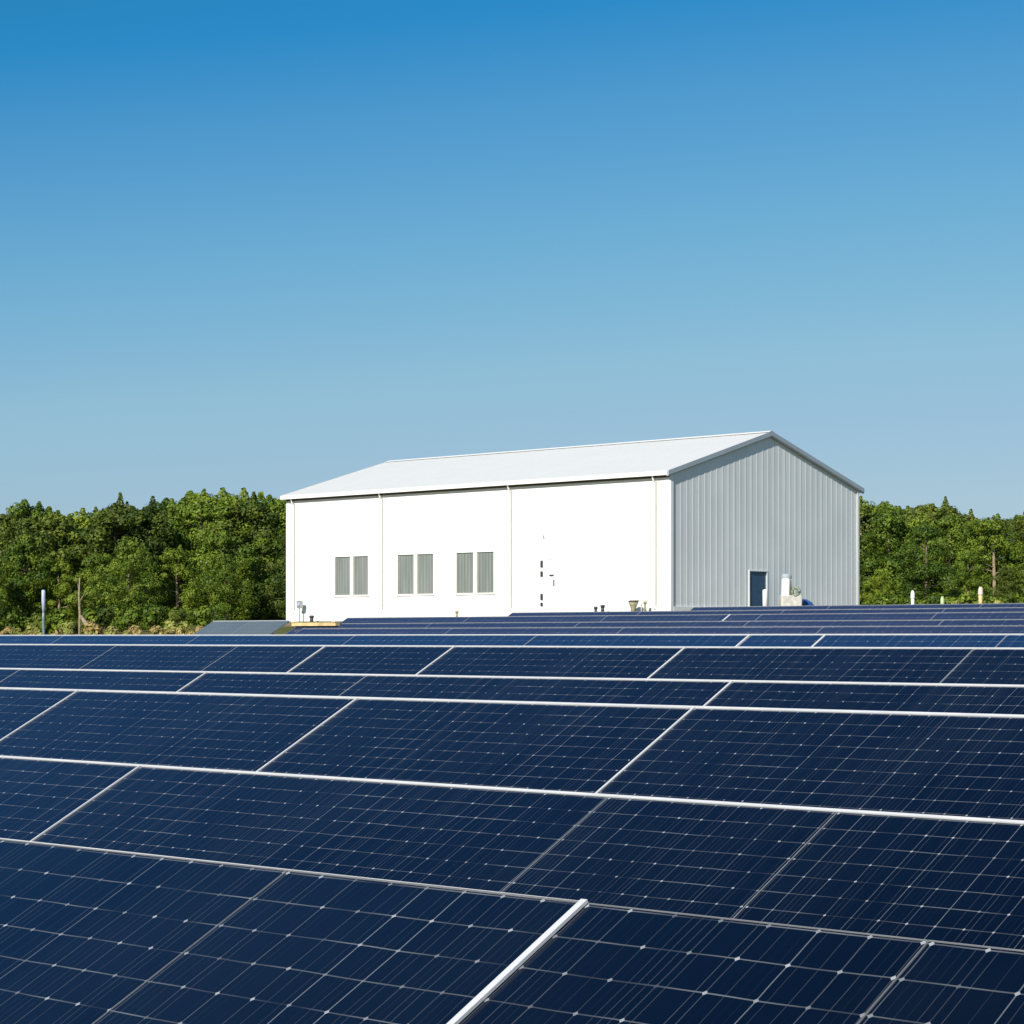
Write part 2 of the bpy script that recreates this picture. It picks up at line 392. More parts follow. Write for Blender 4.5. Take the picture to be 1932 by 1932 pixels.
solar_row(5.2, Z[0], [d0-7.05*1, d0-4.23, d0-1.41, d0, d0+1.25, d0+3.35, d0+5.45], 'nearest row of large dark blue solar panels, cut off by the bottom of the photo', bright=(d0,), cap=.004, sw=.026, fw=.002, lift=-.001, capmat=M_alu, name='solar_panel_row')
_near = bpy.data.objects['solar_panel_row']
k_ = MB(); L_ = d0-.02-_near.location.x; A_ = [(0, -.003, .0035), (L_, .0022, .0035), (L_, .0034, .0035), (0, .004, .0035)]; B_ = [(x, y, .0052) for x, y, z in A_]
Mn = Matrix.Translation(-_near.location) @ slope_mat(_near.location.x, 5.2, Z[0]); A_ = [Mn @ Vector(p) for p in A_]; B_ = [Mn @ Vector(p) for p in B_]
k_.face(A_); k_.face(B_)
for i in range(4): k_.face([A_[i], A_[(i+1) % 4], B_[(i+1) % 4], B_[i]])
k_.build('edge_strip', M_alu_b, _near)
m1 = marks((265, 1148), 10.9)
solar_row(10.9, Z[1], seams([m1[0]-4.2, m1[0], m1[1], m1[1]+1.79, m1[1]+4.2], -23, 0, 4.2), 'second nearest row of dark panels, topped by the thickest pale edge', bright=(m1[0],), cap=.026, sw=.014, fw=.0035)
m2 = marks((148, 675, 1310), 14.5)
solar_row(14.5, Z[2], seams(m2, -32, -2, 4.2), 'third row of panels from the front, with three pale slanting seams', bright=m2, cap=.03, sw=.02)
m3 = marks((390, 692, 1382), 18.3)
solar_row(18.3, Z[3], seams(m3, -40, -4, 4.2), 'fourth row from the front, a narrow strip under a pale edge', bright=(m3[0], m3[2]), cap=.03, sw=.022)
m4 = marks((220, 450, 615, 858, 1293), 22.0)
solar_row(22.0, Z[4], seams(m4, -50, -5, 4.2), 'fifth row from the front, with three close pale slanting seams at left', bright=m4[2:], cap=.026, sw=.026)
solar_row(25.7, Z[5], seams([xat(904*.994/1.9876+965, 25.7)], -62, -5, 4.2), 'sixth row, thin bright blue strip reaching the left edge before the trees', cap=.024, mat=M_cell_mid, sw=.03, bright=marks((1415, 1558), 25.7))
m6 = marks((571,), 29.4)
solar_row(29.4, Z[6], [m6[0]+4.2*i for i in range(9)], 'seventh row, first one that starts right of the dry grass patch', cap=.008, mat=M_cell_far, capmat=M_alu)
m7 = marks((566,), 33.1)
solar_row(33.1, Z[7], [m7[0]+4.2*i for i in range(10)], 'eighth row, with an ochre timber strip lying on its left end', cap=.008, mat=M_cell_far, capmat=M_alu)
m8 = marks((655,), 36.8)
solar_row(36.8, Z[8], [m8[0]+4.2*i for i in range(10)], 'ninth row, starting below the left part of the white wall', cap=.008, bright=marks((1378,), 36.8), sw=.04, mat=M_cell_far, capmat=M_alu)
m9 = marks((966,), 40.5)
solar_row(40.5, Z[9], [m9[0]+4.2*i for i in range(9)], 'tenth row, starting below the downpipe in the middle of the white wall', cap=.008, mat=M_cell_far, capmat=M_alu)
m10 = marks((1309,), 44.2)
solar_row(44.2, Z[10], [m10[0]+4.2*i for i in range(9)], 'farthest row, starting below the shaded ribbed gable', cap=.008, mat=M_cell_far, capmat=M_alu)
mg = marks((402, 545), 33.1)
solar_row(33.1, atY(402, 1172.5, 33.1).z, [mg[0], (mg[0]+mg[1])/2, mg[1]], 'short separate table of grey green panels left of the warehouse corner', cap=.015, mat=M_cell_skygrey)

# ------------------------------------------------------------------ warehouse
bl = empty('warehouse', (BX, BY, BZ), 'large white metal warehouse with gabled roof behind the solar field', 'building')
bi = -bl.location
def bp(mb, name, mat, parent=bl, smooth=False):
    for i, p in enumerate(mb.v): mb.v[i] = (p[0]+bi.x, p[1]+bi.y, p[2]+bi.z)
    return mb.build(name, mat, parent, smooth)
XL, XR, YF, YB, YM = BX-BL, BX, BY, BY+BW, BY+BW/2
base = BZ-1.0
def rz(y): # roof underside height over a place across the building
    return HEAVE + (HRIDGE-HEAVE)*(1-abs(y-YM)/(BW/2))
# openings in the long wall
def wrect(x0, x1, y0, y1): # image rectangle -> X range, z range on the long wall
    a = atY(x0, y0, YF); b = atY(x1, y1, YF); c = atY(x0, y1, YF)
    return (a.x, b.x, (c.z+b.z)/2, (a.z+atY(x1, y0, YF).z)/2)
wins = [wrect(633, 695, 1050, 1123), wrect(751, 818, 1046, 1121), wrect(862, 932, 1042, 1119)]
dr = wrect(1022, 1046, 1056, 1150); dr = (dr[0], dr[1], BZ+.02, dr[3])
holes = wins + [dr]
xs = sorted({XL, XR, *[h[0] for h in holes], *[h[1] for h in holes]})
zs = sorted({base, HEAVE-.05, *[h[2] for h in holes], *[h[3] for h in holes]})
wl = MB()
def inhole(x, z): return any(h[0] < x < h[1] and h[2] < z < h[3] for h in holes)
for a, b in zip(xs, xs[1:]):
    for c, d in zip(zs, zs[1:]):
        if not inhole((a+b)/2, (c+d)/2): wl.face([(a, YF, c), (b, YF, c), (b, YF, d), (a, YF, d)])
for h in holes: # reveals
    for p, q in (((h[0], h[2]), (h[0], h[3])), ((h[0], h[3]), (h[1], h[3])), ((h[1], h[3]), (h[1], h[2])), ((h[1], h[2]), (h[0], h[2]))):
        wl.face([(p[0], YF, p[1]), (q[0], YF, q[1]), (q[0], YF+.2, q[1]), (p[0], YF+.2, p[1])])
bp(wl, 'long_wall', M_wall)
sj = MB()
n = int(BL/1.02)
for i in range(1, n):      # shallow standing seams between the wall sheets
    x = XL + BL*i/n
    if any(h[0]-.1 < x < h[1]+.1 for h in holes): continue
    sj.box((x-.012, YF-.008, base), (x+.012, YF+.001, HEAVE-.3))
bp(sj, 'wall_seams', M_wall)
# back and far walls
bk = MB(); bk.face([(XR, YB, base), (XL, YB, base), (XL, YB, HEAVE-.05), (XR, YB, HEAVE-.05)]); bp(bk, 'back_wall', M_wall)
fw_ = MB(); fw_.face([(XL, YB, base), (XL, YF, base), (XL, YF, HEAVE-.05), (XL, YM, HRIDGE-.05), (XL, YB, HEAVE-.05)]); bp(fw_, 'far_gable_wall', M_gable)
# ribbed gable wall facing right
gd0 = atX(1414, 1078, XR); gd1 = atX(1446.5, 1078, XR)
DY0, DY1, DZ = gd0.y, gd1.y, (gd0.z+gd1.z)/2-.0
gw = MB()
pts = []; pitch = BW/34; y = YF
for i in range(34):
    y = YF + i*pitch
    pts += [(y, 0), (y+pitch*.62, 0), (y+pitch*.74, .010), (y+pitch*.88, .010)]
pts.append((YB, 0))
ys2 = sorted(set([p[0] for p in pts] + [DY0, DY1]))
def off(yy):
    for (a, b), (c, d) in zip(pts, pts[1:]):
        if a <= yy <= c: return b + (d-b)*(yy-a)/(c-a)
    return 0
for a, b in zip(ys2, ys2[1:]):
    zlo = DZ if (DY0-.001 <= a and b <= DY1+.001) else base
    gw.face([(XR+off(a), a, zlo), (XR+off(b), b, zlo), (XR+off(b), b, rz(b)-.06), (XR+off(a), a, rz(a)-.06)])
for ya, yb in ((DY0, DY0), (DY1, DY1)):
    gw.face([(XR, ya, BZ-.05), (XR-.3, ya, BZ-.05), (XR-.3, ya, DZ), (XR, ya, DZ)])
gw.face([(XR+.05, DY0, DZ), (XR+.05, DY1, DZ), (XR-.3, DY1, DZ), (XR-.3, DY0, DZ)])
bp(gw, 'ribbed_gable_wall', M_gable)
# roof slabs with standing ribs
ov, og = .28, .16
th = .1
def roof_pt(x, yside, t, up=0):        # t 0 at the ridge, 1 at the eave edge
    run = BW/2+ov; yy = YM + (-1 if yside < 0 else 1)*run*t
    slope = (HRIDGE-HEAVE)/(BW/2); return (x, yy, HRIDGE - slope*run*t + up)
for side, nm in ((-1, 'front_roof_slope'), (1, 'rear_roof_slope')):
    r = MB(); x0, x1 = XL-og, XR+og
    a, b = roof_pt(x0, side, 0), roof_pt(x1, side, 0); c, d = roof_pt(x1, side, 1), roof_pt(x0, side, 1)
    up = lambda p, k: (p[0], p[1], p[2]+k)
    r.face([up(a, th), up(b, th), up(c, th), up(d, th)]); r.face([a, d, c, b])
    r.face([a, b, up(b, th), up(a, th)]); r.face([b, c, up(c, th), up(b, th)]); r.face([c, d, up(d, th), up(c, th)]); r.face([d, a, up(a, th), up(d, th)])
    k = int((x1-x0)/.75)
    for i in range(k+1):
        x = x0+.03 + (x1-x0-.06)*i/k
        p0, p1 = roof_pt(x, side, .004, th-.01), roof_pt(x, side, .998, th-.01)
        A = [(x-.02, p0[1], p0[2]), (x+.02, p0[1], p0[2]), (x+.02, p1[1], p1[2]), (x-.02, p1[1], p1[2])]
        B = [(q[0], q[1], q[2]+.014) for q in A]
        r.face(B)
        for i2 in range(4): r.face([A[i2], A[(i2+1) % 4], B[(i2+1) % 4], B[i2]])
    bp(r, nm, M_roof)
rc = MB()
for s in (-1, 1):
    p = roof_pt(0, s, .03, th+.045)
    rc.face([(XL-og-.02, YM, HRIDGE+th+.07), (XR+og+.02, YM, HRIDGE+th+.07), (XR+og+.02, p[1], p[2]), (XL-og-.02, p[1], p[2])])
bp(rc, 'ridge_cap', M_trim)
# eave gutters
for s, nm in ((-1, 'gutter'), (1, 'gutter')):
    e = roof_pt(0, s, 1); gm = MB(); y0, y1 = sorted((e[1]-s*.02, e[1]+s*.13))
    gm.box((XL-og-.01, y0, e[2]-.14), (XR+og-.03, y1, e[2]+.085)); bp(gm, 'gutter', M_trim)
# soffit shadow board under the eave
sf = MB(); e = roof_pt(0, -1, 1); sf.box((XL, YF-ov+.02, e[2]-.03), (XR, YF+.0, e[2]+.02)); bp(sf, 'soffit', M_drab)
# rake trim on the near gable, painted grey blue
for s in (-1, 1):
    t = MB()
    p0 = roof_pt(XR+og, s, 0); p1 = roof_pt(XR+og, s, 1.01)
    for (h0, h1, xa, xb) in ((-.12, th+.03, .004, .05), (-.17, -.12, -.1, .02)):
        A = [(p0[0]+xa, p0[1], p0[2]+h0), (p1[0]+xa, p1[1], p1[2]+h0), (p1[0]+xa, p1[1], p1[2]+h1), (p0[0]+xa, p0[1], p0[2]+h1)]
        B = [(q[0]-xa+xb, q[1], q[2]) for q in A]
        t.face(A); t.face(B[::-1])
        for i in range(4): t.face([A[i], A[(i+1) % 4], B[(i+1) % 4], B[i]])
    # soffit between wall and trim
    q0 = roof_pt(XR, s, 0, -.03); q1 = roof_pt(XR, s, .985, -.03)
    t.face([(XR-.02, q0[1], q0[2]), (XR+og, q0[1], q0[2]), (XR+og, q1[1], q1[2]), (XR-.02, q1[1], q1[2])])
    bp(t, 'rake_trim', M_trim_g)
for s in (-1, 1):  # far end rake
    t = MB(); p0 = roof_pt(XL-og, s, 0); p1 = roof_pt(XL-og, s, 1.0)
    A = [(p0[0]-.03, p0[1], p0[2]-.2), (p1[0]-.03, p1[1], p1[2]-.2), (p1[0]-.03, p1[1], p1[2]+th+.03), (p0[0]-.03, p0[1], p0[2]+th+.03)]
    B = [(q[0]+.026, q[1], q[2]) for q in A]
    t.face(A); t.face(B[::-1])
    for i in range(4): t.face([A[i], A[(i+1) % 4], B[(i+1) % 4], B[i]])
    bp(t, 'rake_trim', M_trim)
# corner, base trims
for (x, y, wx, wy) in ((XR+.03, YF-.03, -.35, .03),):
    t = MB(); t.box((XR-.3, YF-.03, base), (XR+.062, YF-.002, HEAVE-.1)); t.box((XR+.058, YF-.002, base), (XR+.075, YF+.22, HEAVE-.05)); bp(t, 'corner_trim', M_trim)
t = MB(); t.box((XL-.03, YF-.03, base), (XL+.3, YF-.002, HEAVE-.1)); bp(t, 'corner_trim', M_trim)
t = MB(); ez = roof_pt(0, -1, 1)[2]; t.box((XL+.02, YF-.045, ez-.235), (XR-.02, YF-.031, ez-.02)); bp(t, 'eave_shade_strip', M_olive)  # dark strip added as the eave's shadow on the wall
t = MB(); t.box((XR+.057, YB-.2, base), (XR+.075, YB+.02, HEAVE-.05)); bp(t, 'corner_trim', M_trim)
t = MB(); t.box((XR+.02, YF+.23, base), (XR+.085, DY0-.13, BZ+.16)); t.box((XR+.02, DY1+.13, base), (XR+.085, YB-.21, BZ+.16)); bp(t, 'base_trim', M_trim)
t = MB(); t.box((XL+.31, YF-.05, base), (dr[0]-.1, YF-.009, BZ+.16)); t.box((dr[1]+.1, YF-.05, base), (XR-.31, YF-.009, BZ+.16)); bp(t, 'base_trim', M_trim)
# downpipes
for xi in (556, 722, 965, 1238):
    x = atY(xi, 1000, YF).x; t = MB()
    t.box((x-.10, YF-.1, BZ+.05), (x+.0, YF-.012, HEAVE-.55))
    t.tube([(x-.05, YF-.06, HEAVE-.6), (x-.05, YF-.2, HEAVE-.42), (x-.05, YF-ov-.02, HEAVE-.2)], .05, 8)
    t.box((x-.14, YF-.105, BZ+.02), (x+.04, YF-.055, BZ+.1))
    d_ = bp(t, 'downpipe', M_trim)
    s_ = MB(); s_.box((x+.0, YF-.03, BZ+.1), (x+.045, YF-.0085, HEAVE-.5)); q = bp(s_, 'pipe_shade_strip', M_drab)  # dark strip painted in as the downpipe's shadow
# windows
for (a, b, c, d) in wins:
    f = MB(); m = (a+b)/2; k = .06
    for p0, p1 in (((a-k, c-k), (b+k, c)), ((a-k, d), (b+k, d+k)), ((a-k, c), (a, d)), ((b, c), (b+k, d)), ((m-.13, c), (m+.13, d))):
        f.box((p0[0], YF-.035, p0[1]), (p1[0], YF+.08, p1[1]))
    f.box((a-.1, YF-.07, c-k-.03), (b+.1, YF-.002, c-k-.002))
    wn = bp(f, 'window', M_trim)
    for (p, q) in ((a+.004, m-.134), (m+.134, b-.004)):
        s_ = MB(); s_.box((p, YF+.045, c+.004), (q, YF+.06, d-.004)); bp(s_, 'window_screen', M_screen, wn); 
        g_ = MB(); w_ = .035
        for r0, r1 in (((p, c+.004), (q, c+.004+w_)), ((p, d-.004-w_), (q, d-.004)), ((p, c+w_+.004), (p+w_, d-w_-.004)), ((q-w_, c+w_+.004), (q, d-w_-.004))):
            g_.box((r0[0], YF+.03, r0[1]), (r1[0], YF+.0445, r1[1]))
        bp(g_, 'sash', M_drab, wn)
# fix: parts of parts hang under a part at the warehouse base, so no further offset is needed
# white door of the long wall
(a, b, c, d) = dr
f = MB()
for p0, p1 in (((a-.07, c), (a, d+.07)), ((b, c), (b+.07, d+.07)), ((a, d), (b, d+.07))):
    f.box((p0[0], YF-.03, p0[1]), (p1[0], YF+.05, p1[1]))
f.box((a+.004, YF+.012, c), (b-.004, YF+.05, d-.004))
wd_ = bp(f, 'door', M_trim)
for z0, z1 in ((d-.42, d-.05), (d-.95, d-.65), (c+.6, c+.95), (c+.25, c+.45)):
    h = MB(); h.box((a-.03, YF-.05, z0), (a+.1, YF-.031, z1)); h.tube([(a-.03, YF-.055, z0), (a-.03, YF-.055, z1)], .022, 8); bp(h, 'hinge', M_dark, wd_)
h = MB(); zh = atY(1043, 1085, YF).z; h.tube([(b-.34, YF-.06, zh), (b-.05, YF-.06, zh)], .03, 8); h.tube([(b-.07, YF+.02, zh), (b-.07, YF-.06, zh)], .03, 8); bp(h, 'handle', M_dark, wd_)
h = MB(); zh = atY(1046, 1099, YF).z; h.box((b-.05, YF-.05, zh-.2), (b+.03, YF-.031, zh+.15)); bp(h, 'lock', M_dark, wd_)
# lamp above the door
lp = atY(1027, 1010, YF); t = MB(); t.box((lp.x-.05, YF-.04, lp.z-.16), (lp.x+.05, YF-.009, lp.z+.14)); t.tube([(lp.x, YF-.04, lp.z), (lp.x, YF-.13, lp.z+.02), (lp.x, YF-.17, lp.z-.08)], [.02, .03, .06], 10); bp(t, 'wall_lamp', M_trim)
# blue door on the gable
t = MB(); t.box((XR-.11, DY0+.004, BZ-.05), (XR-.05, DY1-.004, DZ-.004)); gdoor = bp(t, 'blue_door', M_doorblue)
t = MB(); t.box((XR-.048, DY0+.25, BZ+1.1), (XR-.04, DY1-.25, DZ-.3)); bp(t, 'door_panel', M_doorblue, gdoor)
t = MB(); t.tube([(XR-.05, DY1-.15, BZ+1.0), (XR+.01, DY1-.15, BZ+1.0), (XR+.01, DY1-.3, BZ+1.0)], .02, 8); bp(t, 'handle', M_dark, gdoor)
t = MB(); k = .1
k = .07
t.box((XR-.02, DY0-k, BZ-.05), (XR+.035, DY0, DZ+k)); t.box((XR-.02, DY1, BZ-.05), (XR+.035, DY1+k, DZ+k)); t.box((XR-.02, DY0, DZ+.002), (XR+.035, DY1, DZ+k)); bp(t, 'door_frame', M_gable)

# ------------------------------------------------------------------ things standing round the warehouse
def place(x, y, dx=.6): # foot of a thing in front of the long wall; y only picks the height in the picture
    return atY(x, y, YF-dx)
# equipment near left corner
p = place(565, 1146, .5); gz = ground(p.x, p.y)
r = empty('utility_meter', (p.x, p.y, gz), 'small grey meter box on a thin post at the left corner of the white wall', 'meter')
t = MB(); t.tube([(0, 0, -.1), (0, 0, p.z-gz+.1)], .04, 8); t.build('post', M_steel, r)
t = MB(); t.box((-.16, -.1, p.z-gz-.05), (.2, .1, p.z-gz+.4)); t.build('meter_box', M_steel, r)
t = MB(); t.tube([(.06, -.1, p.z-gz+.2), (.06, -.15, p.z-gz+.2)], .11, 14); t.build('dial', M_polew, r)
def stub(x, ytop, hgt, rad, mat, label, name='bollard', cat='bollard', dx=.7, capm=None):
    p = place(x, ytop, dx); gz = ground(p.x, p.y)
    r = empty(name, (p.x, p.y, gz), label, cat)
    t = MB(); t.tube([(0, 0, -.1), (0, 0, p.z-gz-.12)], rad*.8, 12); t.build('post', mat, r, True)
    t = MB(); z = p.z-gz
    t.tube([(0, 0, z-.16), (0, 0, z-.1), (0, 0, z-.02), (0, 0, z)], [rad*.9, rad*1.1, rad*1.1, rad*.5], 12); t.build('cap', capm or mat, r, True)
    return r
stub(1124, 1144, .3, .1, M_dark, 'short dark post with a round head before the white wall, left of a pair')
stub(1137, 1141, .4, .12, M_dark, 'slightly taller dark post with rounded head, right of a pair before the white wall')
stub(588, 1161, .4, .14, M_dark, 'low dark valve post at the foot of the white wall by the meter box', 'valve_post', 'valve')
stub(862, 1152, .3, .09, M_tan, 'tiny tan pipe stub before the white wall under the third window', 'pipe_stub', 'pipe')
stub(1217, 1134, .3, .09, M_tan, 'small tan stub just left of the downpipe nearest the corner', 'pipe_stub', 'pipe')
p = place(1195, 1133, .8); gz = ground(p.x, p.y)
r = empty('planter', (p.x, p.y, gz), 'tall tapering tan and green planter before the white wall near the corner', 'planter')
t = MB(); z = p.z-gz; t.tube([(0, 0, -.1), (0, 0, z*.25), (0, 0, z*.5), (0, 0, z-.1)], [.14, .15, .2, .28], 14); t.build('pot', M_tan, r, True)
t = MB(); t.tube([(0, 0, z-.12), (0, 0, z-.02), (0, 0, z)], [.27, .27, .2], 14); t.build('rim', M_dark, r)
t = MB(); t.tube([(0, 0, z-.01), (0, 0, z+.015)], .2, 14); t.build('soil', M_rock, r)
p = place(1207, 1133, .8); gz = ground(p.x, p.y)
t = MB(); z = p.z-gz; t.tube([(-.25, 0, z-.05), (-.12, 0, z+.02), (0, 0, z-.04), (.1, 0, z-.25), (.12, 0, z-.6), (.12, 0, -.1)], .045, 10)
tag(t.build('bent_pipe', M_steel, smooth=True, loc=(p.x, p.y, gz)), 'thin grey pipe bent over at the top, right beside the tan planter', 'pipe')
# bollard, tank and tarp in front of the gable
def gplace(x, y, dx): return atX(x, y, XR+dx)
p = gplace(1443.5, 1112, 1.2); gz = ground(p.x, p.y)
t = MB(); z = p.z-gz; t.tube([(0, 0, -.1), (0, 0, z-.06), (0, 0, z-.02), (0, 0, z)], [.14, .14, .11, .04], 16)
tag(t.build('bollard', M_pvc, smooth=True, loc=(p.x, p.y, gz)), 'white bollard at the right edge of the blue gable door', 'bollard')
p = gplace(1484, 1083, 1.6); gz = ground(p.x, p.y); sc = (p-Vector((0, 0, CZ))).length/FPX
r = empty('gas_tank', (p.x, p.y, gz), 'white upright tank with dark lid on a pale block before the ribbed gable', 'tank', rz=YAW)
z = p.z-gz; pw = 1/FPX*121
t = MB(); t.tube([(0, 0, z-62*pw), (0, 0, z-40*pw), (0, 0, z-20*pw), (0, 0, z-7*pw)], [.3, .31, .29, .26], 20); t.build('tank_body', M_pvc, r, True)
t = MB(); t.tube([(0, 0, z-8*pw), (0, 0, z-3*pw), (0, 0, z)], [.29, .29, .2], 20); t.build('lid', M_trim_g, r)
t = MB(); t.tube([(.12, -.3, z-9*pw), (.12, -.34, z-18*pw), (.13, -.32, z-38*pw)], .04, 8); t.build('pipe', M_drab, r, True)
t = MB(); t.box((-.36, -.45, -.1), (.82, .45, z-40*pw)); ob = t.build('plinth', M_conc, r)
bv = ob.modifiers.new('bevel', 'BEVEL'); bv.width = .06; bv.segments = 2
p2 = gplace(1498, 1120, 1.6)
t = MB(); cx_, cz_ = .47, z-37*pw+.06
ring = [(cx_+.2*math.cos(a*math.pi/10), -.3+.015*a % .1, cz_+.22*math.sin(a*math.pi/10)+.05) for a in range(21)]
for k in range(3): t.tube([(x, y-.07*k, zz) for x, y, zz in ring], .08, 8, cap=False)
tag(t.build('hose_coil', M_sage, smooth=True), 'coiled sage green hose hung on the right side of the white tank block', 'hose')
hc = bpy.data.objects['hose_coil']; hc.location = (p.x, p.y, gz); hc.rotation_euler = (0, 0, YAW)
p = gplace(1520, 1131, 1.8); gz = ground(p.x, p.y)
t = MB(); z = p.z-gz; nseg, nr = 20, 7
rings = []
for i in range(nr):
    f = i/(nr-1); zz = z*math.sin(f*math.pi/2)-.05*(i == 0); rr = math.cos(f*math.pi/2*.97)
    rings.append([(math.cos(a*2*math.pi/nseg)*.6*rr*(1+.12*math.sin(a*2.3)) + f*-.12, math.sin(a*2*math.pi/nseg)*.5*rr*(1+.1*math.cos(a*1.7)), zz*(1+.05*math.sin(a*1.9+i))) for a in range(nseg)])
for i in range(nr-1):
    for a in range(nseg): t.face([rings[i][a], rings[i][(a+1) % nseg], rings[i+1][(a+1) % nseg], rings[i+1][a]])
t.face(rings[-1])
tb = t.build('tarp_cover', M_tarp, smooth=True, loc=(p.x, p.y, gz)); tb.rotation_euler = (0, 0, YAW)
tag(tb, 'blue tarpaulin heaped over something low, right of the white tank', 'tarp')
# ochre timber lying on the eighth row's top edge
a = atY(571, 1177, 33.25); b = atY(654, 1177, 33.25)
t = MB(); zt = Z[7]+.012
t.box((0, -.07, 0), (b.x-a.x, .07, .075))
for q in (0.0, b.x-a.x-.12): t.box((q, -.09, .0755), (q+.12, .09, .1))
tag(t.build('timber_beam', M_ochre, loc=(a.x, 33.1-.12, Z[7]-.045)), 'ochre timber beam lying along the top of a panel row by the warehouse corner', 'beam')

# pole at left, posts at right
p = atD(82, 1113, 105); gz = ground(p.x, p.y); z = p.z-gz
r = empty('marker_pole', (p.x, p.y, gz), 'thin blue green pole with pale blue cover on top before the left trees', 'pole')
t = MB(); t.tube([(0, 0, -.2), (.02, 0, z*.3), (-.02, 0, z*.5), (.02, 0, z*.7)], [.08, .07, .065, .06], 10); t.build('pole', M_pole, r, True)
t = MB(); t.tube([(.02, 0, z*.62), (.0, 0, z*.8), (0, 0, z-.05), (0, 0, z)], [.07, .095, .095, .07], 12); t.build('cover', M_polew, r, True)
for (xi, yt, rad, mat, lab, capmat) in ((1722, 1114, .125, M_pvc, 'white marker post with rounded top before the right trees', M_pvc),
                                (1778, 1125, .12, M_mint, 'short pale green marker post between the white one and the pink one', M_mint),
                                (1850, 1107, .15, M_pink, 'tall pale pink topped marker post before the right trees', M_pink)):
    p = atD(xi, yt, 128); gz = ground(p.x, p.y); z = p.z-gz
    r = empty('marker_post', (p.x, p.y, gz), lab, 'post', 'marker posts before the right trees')
    t = MB(); t.tube([(0, 0, -.2), (0, 0, z*.4), (0, 0, z-.5)], [rad*.85, rad*.8, rad*.85], 12); t.build('post', M_ochre if mat is M_pink else mat, r, True)
    t = MB(); t.tube([(0, 0, z-.5), (0, 0, z-.45), (0, 0, z-.15), (0, 0, z)], [rad, rad*1.04, rad*.95, rad*.4], 12); t.build('cap', capmat, r, True)

# ------------------------------------------------------------------ trees
def rv():
    while True:
        v = Vector((random.uniform(-1, 1), random.uniform(-1, 1), random.uniform(-1, 1)))
        if .05 < v.length < 1: return v
def leaves(mb, c, rad, n, size, up=.25):
    for _ in range(n):
        d = rv().normalized(); k = rad*(random.random()**.16)
        p = c + Vector((d.x*k, d.y*k, d.z*k*.8))
        nrm = (d*1.5 + rv()*.8 + Vector((0, 0, up))).normalized()
        a = nrm.orthogonal().normalized(); a.rotate(Matrix.Rotation(random.uniform(0, 6.28), 3, nrm)); b = nrm.cross(a)
        s = size*random.uniform(.55, 1.25); l = s*random.uniform(1.1, 1.9)
        mb.face([p-a*s*.5, p+b*l*.45-a*s*.1, p+a*s*.5, p-b*l*.45+a*s*.1])
def tree_meshes(seed, H, Wd, low, puffs, spiky):
    random.seed(seed)
    cr, tk = MB(), MB()
    lean = Vector((random.uniform(-.3, .3), random.uniform(-.3, .3), 0))
    tk.tube([(0, 0, -.5), lean*.3+Vector((0, 0, H*.3)), lean*.7+Vector((0, 0, H*.6)), lean+Vector((0, 0, H*.92))], [.2, .15, .1, .03], 8)
    for i in range(puffs):
        f = random.random()**.8; z = low*H + (H*.93-low*H)*f
        prof_ = math.sin(min(1, (f*.9+.16))*math.pi)**.65 if f < .6 else (1-(f-.6)/.4*.72)
        a = random.uniform(0, 2*math.pi); rr = Wd/2*prof_*random.uniform(.3, 1.0)
        c = Vector((math.cos(a)*rr, math.sin(a)*rr, z)) + lean*f
        r_ = random.uniform(.55, 1.35)*(1.1-.45*f)
        leaves(cr, c, r_, int(250*r_*r_)+40, .165)
        if random.random() < .15:
            tk.tube([Vector((0, 0, z-.6))+lean*f, c], [.06, .02], 5, cap=False)
    for i in range(spiky+1):                 # upright leading shoots on top
        a = random.uniform(0, 6.28); rr = random.uniform(0, Wd*.25)
        b = Vector((math.cos(a)*rr, math.sin(a)*rr, H*(.95-.05*rr)))+lean
        hh = random.uniform(.35, .8)
        for k in range(7):
            leaves(cr, b+Vector((0, 0, (k*.24-.3)*hh)), (.48-.062*k), 24, .15, .6)
    return cr.mesh('crown', LEAF[seed % 3], fix=False), tk.mesh('trunk', M_barkp if seed % 2 else M_bark, smooth=True)
VAR = [tree_meshes(11, 9.5, 7.0, .04, 75, 3), tree_meshes(12, 10, 6.0, .06, 65, 3), tree_meshes(13, 9, 7.5, .02, 80, 2),
       tree_meshes(14, 10.5, 6.4, .08, 75, 4), tree_meshes(15, 9.8, 6.8, .1, 85, 3), tree_meshes(16, 8.8, 5.6, .03, 70, 3)]
VH = [9.5, 10, 9, 10.5, 9.8, 8.8]
random.seed(5)
def plant(xi, ytop, d, vi, sx, label, group):
    top = atD(xi, ytop, d); gz = ground(top.x, top.y)
    k = (top.z-gz)/(VH[vi]*1.03)
    r = empty('tree', (top.x, top.y, gz), label, 'tree', group, rz=random.uniform(0, 6.28)); r.scale = (sx*k, sx*k, k)
    for nm, me in (('crown', VAR[vi][0]), ('trunk', VAR[vi][1])):
        o = bpy.data.objects.new(nm, me); COL.objects.link(o); o.parent = r
    return r
def skyline(x, pts):
    for (a, b), (c, d) in zip(pts, pts[1:]):
        if x <= c: return b+(d-b)*(x-a)/(c-a)
    return pts[-1][1]
SKL = [(-200, 975), (-30, 975), (20, 962), (45, 938), (110, 945), (150, 962), (185, 950), (225, 934), (270, 943), (320, 940), (352, 943), (380, 916), (440, 908), (475, 910), (520, 922), (560, 915), (600, 930), (720, 945)]
SKR = [(1500, 950), (1640, 938), (1700, 944), (1760, 932), (1800, 960), (1870, 966), (1905, 954), (1950, 952), (2150, 950)]
adjs = ['broad', 'round topped', 'narrow', 'spiky topped', 'full', 'slender']
